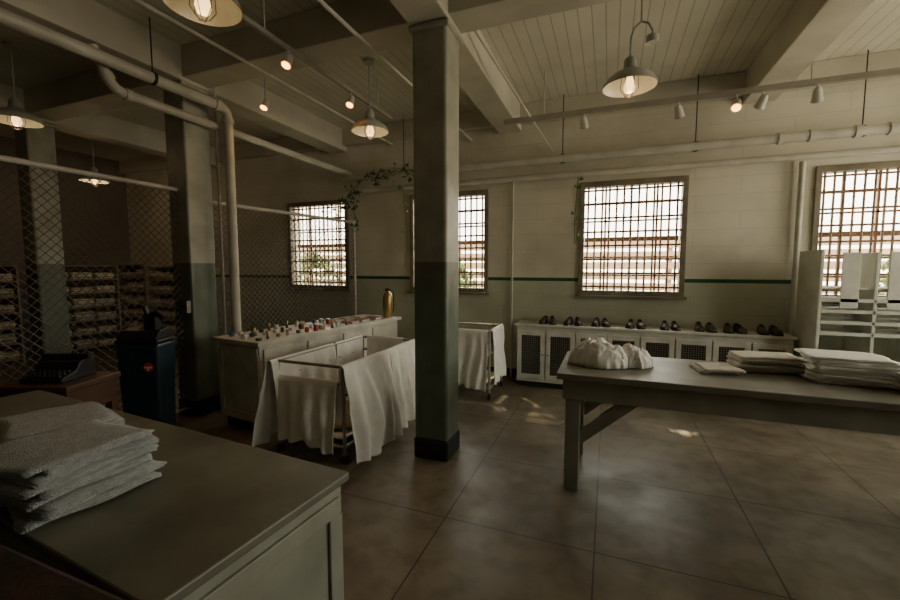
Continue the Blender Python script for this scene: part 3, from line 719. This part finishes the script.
# ------------------------------------------------------------------ pale rack at right
rk = thing('slatted_rack', 'tall pale painted slatted rack in front of the right window', 'rack', (1.94,5.08,0))
RWd, RD, RH = 1.7, .5, 1.74
for x in (0,.42,.86,1.28,RWd-.03):
    b = MB(); b.bb(x,x+.03,0,RD,0,RH if x else RH+.03); b.build('upright_panel', M['panel'], rk, bevel=.006)
for z_ in (.2,.6,.95,1.06,1.17,1.28,1.39):
    b = MB()
    for q in range(5): b.bb(.03,RWd-.03,.02+q*.098,.070+q*.098,z_-.008,z_+.008)
    b.build('shelf', M['panel'], rk)
for x0, x1 in ((.17,.31),(.52,.66),(.72,.82),(1.0,1.22)): MB().bb(x0,x1,.0,.012,1.20,RH).build('front_board', M['panel'], rk, bevel=.004)
for z_ in (.95,1.06,1.17,1.28): MB().bb(.03,RWd-.03,.0,.02,z_-.02,z_+.012).build('front_slat', M['panel'], rk)
# ------------------------------------------------------------------ ivy
def ivy(pts, label, nl, spread=.07, ls=.05, m='leaf'):
    t = thing('ivy_vine', label, 'vine', pts[0]); P = [Vector(p)-Vector(pts[0]) for p in pts]
    MB().tube(P, .005, 6).build('stem', M['bark'], t, smooth=True); b = MB()
    for k_ in range(nl):
        q = random.random()*(len(P)-1); i = int(q); c = P[i].lerp(P[min(i+1,len(P)-1)], q-i)
        c = c+Vector((random.uniform(-1,1),random.uniform(-1,1)*.5,random.uniform(-1,.8)))*spread
        R3 = Matrix.Rotation(random.uniform(0,6),3,'Z') @ Matrix.Rotation(random.uniform(.3,1.9),3,'X'); s = ls*random.uniform(.6,1.2)
        lf = [(0,0),(.5,-.15),(.42,.3),(.2,.35),(0,1),(-.2,.35),(-.42,.3),(-.5,-.15)]
        b.add([c + R3 @ Vector((x*s,y*s,0)) for x,y in lf], [(0,1,2,3,4),(0,4,5,6,7)])
    b.build('leaves', M[m], t, normals=False)
ivy([(-3.93,5.0,2.36),(-3.90,5.4,2.5),(-3.78,5.45,2.72),(-3.5,5.5,2.98),(-3.2,5.5,2.92),(-2.95,5.5,3.06),(-2.7,5.5,2.93),(-2.4,5.5,3.04)],'ivy trailing from the fence corner up to the back wall pipes',115,.12,.07)
ivy([(-3.68,5.50,2.80),(-3.74,5.5,2.5),(-3.66,5.52,2.2)],'short ivy strand hanging at the fence corner by the window',32,.09,.065)
ivy([(-2.93,5.62,2.80),(-2.90,5.64,2.3),(-2.93,5.67,1.6)],'sparse ivy strand hanging down behind the middle column',9,.05,.065,'leafbright')
ivy([(-.40,5.66,2.80),(-.42,5.7,2.5),(-.44,5.72,2.2),(-.43,5.72,1.9)],'thin bright green ivy sprig at left edge of the middle window',16,.045,.07,'leafbright')
# ------------------------------------------------------------------ outside
struct(MB().bb(-16,14,6.12,30,-.4,-.25).build('ground', M['grass']))
def bush(x, y, r, h, label):
    t = thing('shrub', label, 'shrub', (x,y,-.25));
    MB().tube([(0,0,0),(0,0,h*.6)], .05, 8).build('stem', M['bark'], t); b = MB()
    for k_ in range(1100):
        a = random.random()*6.283; e = random.uniform(-.9,1.57); q = r*random.uniform(.6,1.1)
        c = Vector((q*math.cos(a)*math.cos(e), q*math.sin(a)*math.cos(e), h*.55+h*.45*math.sin(e)*random.uniform(.7,1.05)))
        R3 = Matrix.Rotation(random.uniform(0,6),3,'Z') @ Matrix.Rotation(random.uniform(0,3),3,'X'); s = .06
        b.add([c+R3@Vector(v3) for v3 in ((0,-s,0),(s*.6,0,0),(0,s,0),(-s*.6,0,0))], [(0,1,2,3)])
    b.build('foliage', M['leafout'], t, normals=False)
bush(-5.9,7.2,.65,2.15,'sunlit shrub outside the left window')
bush(-2.75,7.3,.5,2.0,'sunlit shrub outside the window behind middle column')
bush(3.9,7.3,.55,2.25,'sunlit shrub outside the right window')
fs = thing('board_fence', 'pale pinkish board fence standing outside beyond the windows', 'fence', (-9,8.2,-.25))
for x in range(0,17,2): MB().bb(x-.05,x+.05,.02,.12,0,2.35).build('post', M['slat'], fs)
b = MB()
for i in range(12): b.bb(-.1,16.1,-.02,.02,.10+i*.19,.10+i*.19+.13)
b.build('boards', M['slat'], fs)
# ------------------------------------------------------------------ light
w = bpy.data.worlds.new('World'); bpy.context.scene.world = w; w.use_nodes = True
N, L = w.node_tree.nodes, w.node_tree.links; bg = N['Background']
tc = N.new('ShaderNodeTexCoord'); s = N.new('ShaderNodeSeparateXYZ'); L.new(tc.outputs['Generated'], s.inputs[0])
r_ = N.new('ShaderNodeValToRGB'); r_.color_ramp.elements[0].color = (1.0,.86,.66,1); r_.color_ramp.elements[1].color = (1.0,.99,.84,1)
r_.color_ramp.elements[0].position = .0; r_.color_ramp.elements[1].position = .3
L.new(s.outputs[2], r_.inputs[0]); L.new(r_.outputs[0], bg.inputs[0]); bg.inputs[1].default_value = 10.5
def portal(loc, rot, sx, sy):
    l = bpy.data.lights.new('window_portal','AREA'); l.shape = 'RECTANGLE'; l.size = sx; l.size_y = sy; l.cycles.is_portal = True
    o = bpy.data.objects.new('window_portal', l); C.objects.link(o); o.location = loc; o.rotation_euler = rot
for c in WC: portal((c, Y1+.28, (WZ0+WZ1)/2), (-rad(90),0,0), WW, WZ1-WZ0)
for c, ww in ADDED_RW: portal((X1+.28, c, 2.0), (rad(90),0,rad(90)), ww, 2.0)
def beam(tgt, src, e, ang, soft):
    l = bpy.data.lights.new('sun_shaft','SPOT'); l.energy = e; l.color = (1,.82,.5); l.spot_size = rad(ang); l.spot_blend = .3; l.shadow_soft_size = soft
    o = bpy.data.objects.new('sun_shaft', l); C.objects.link(o); o.location = src; o.rotation_euler = (Vector(tgt)-Vector(src)).to_track_quat('-Z','Y').to_euler()
beam((.72,4.5,0), (.1,7.9,3.45), 5000, 2.4, .05)
beam((-.9,4.62,0), (-4.87,9.3,6.65), 9000, 4.5, .16)
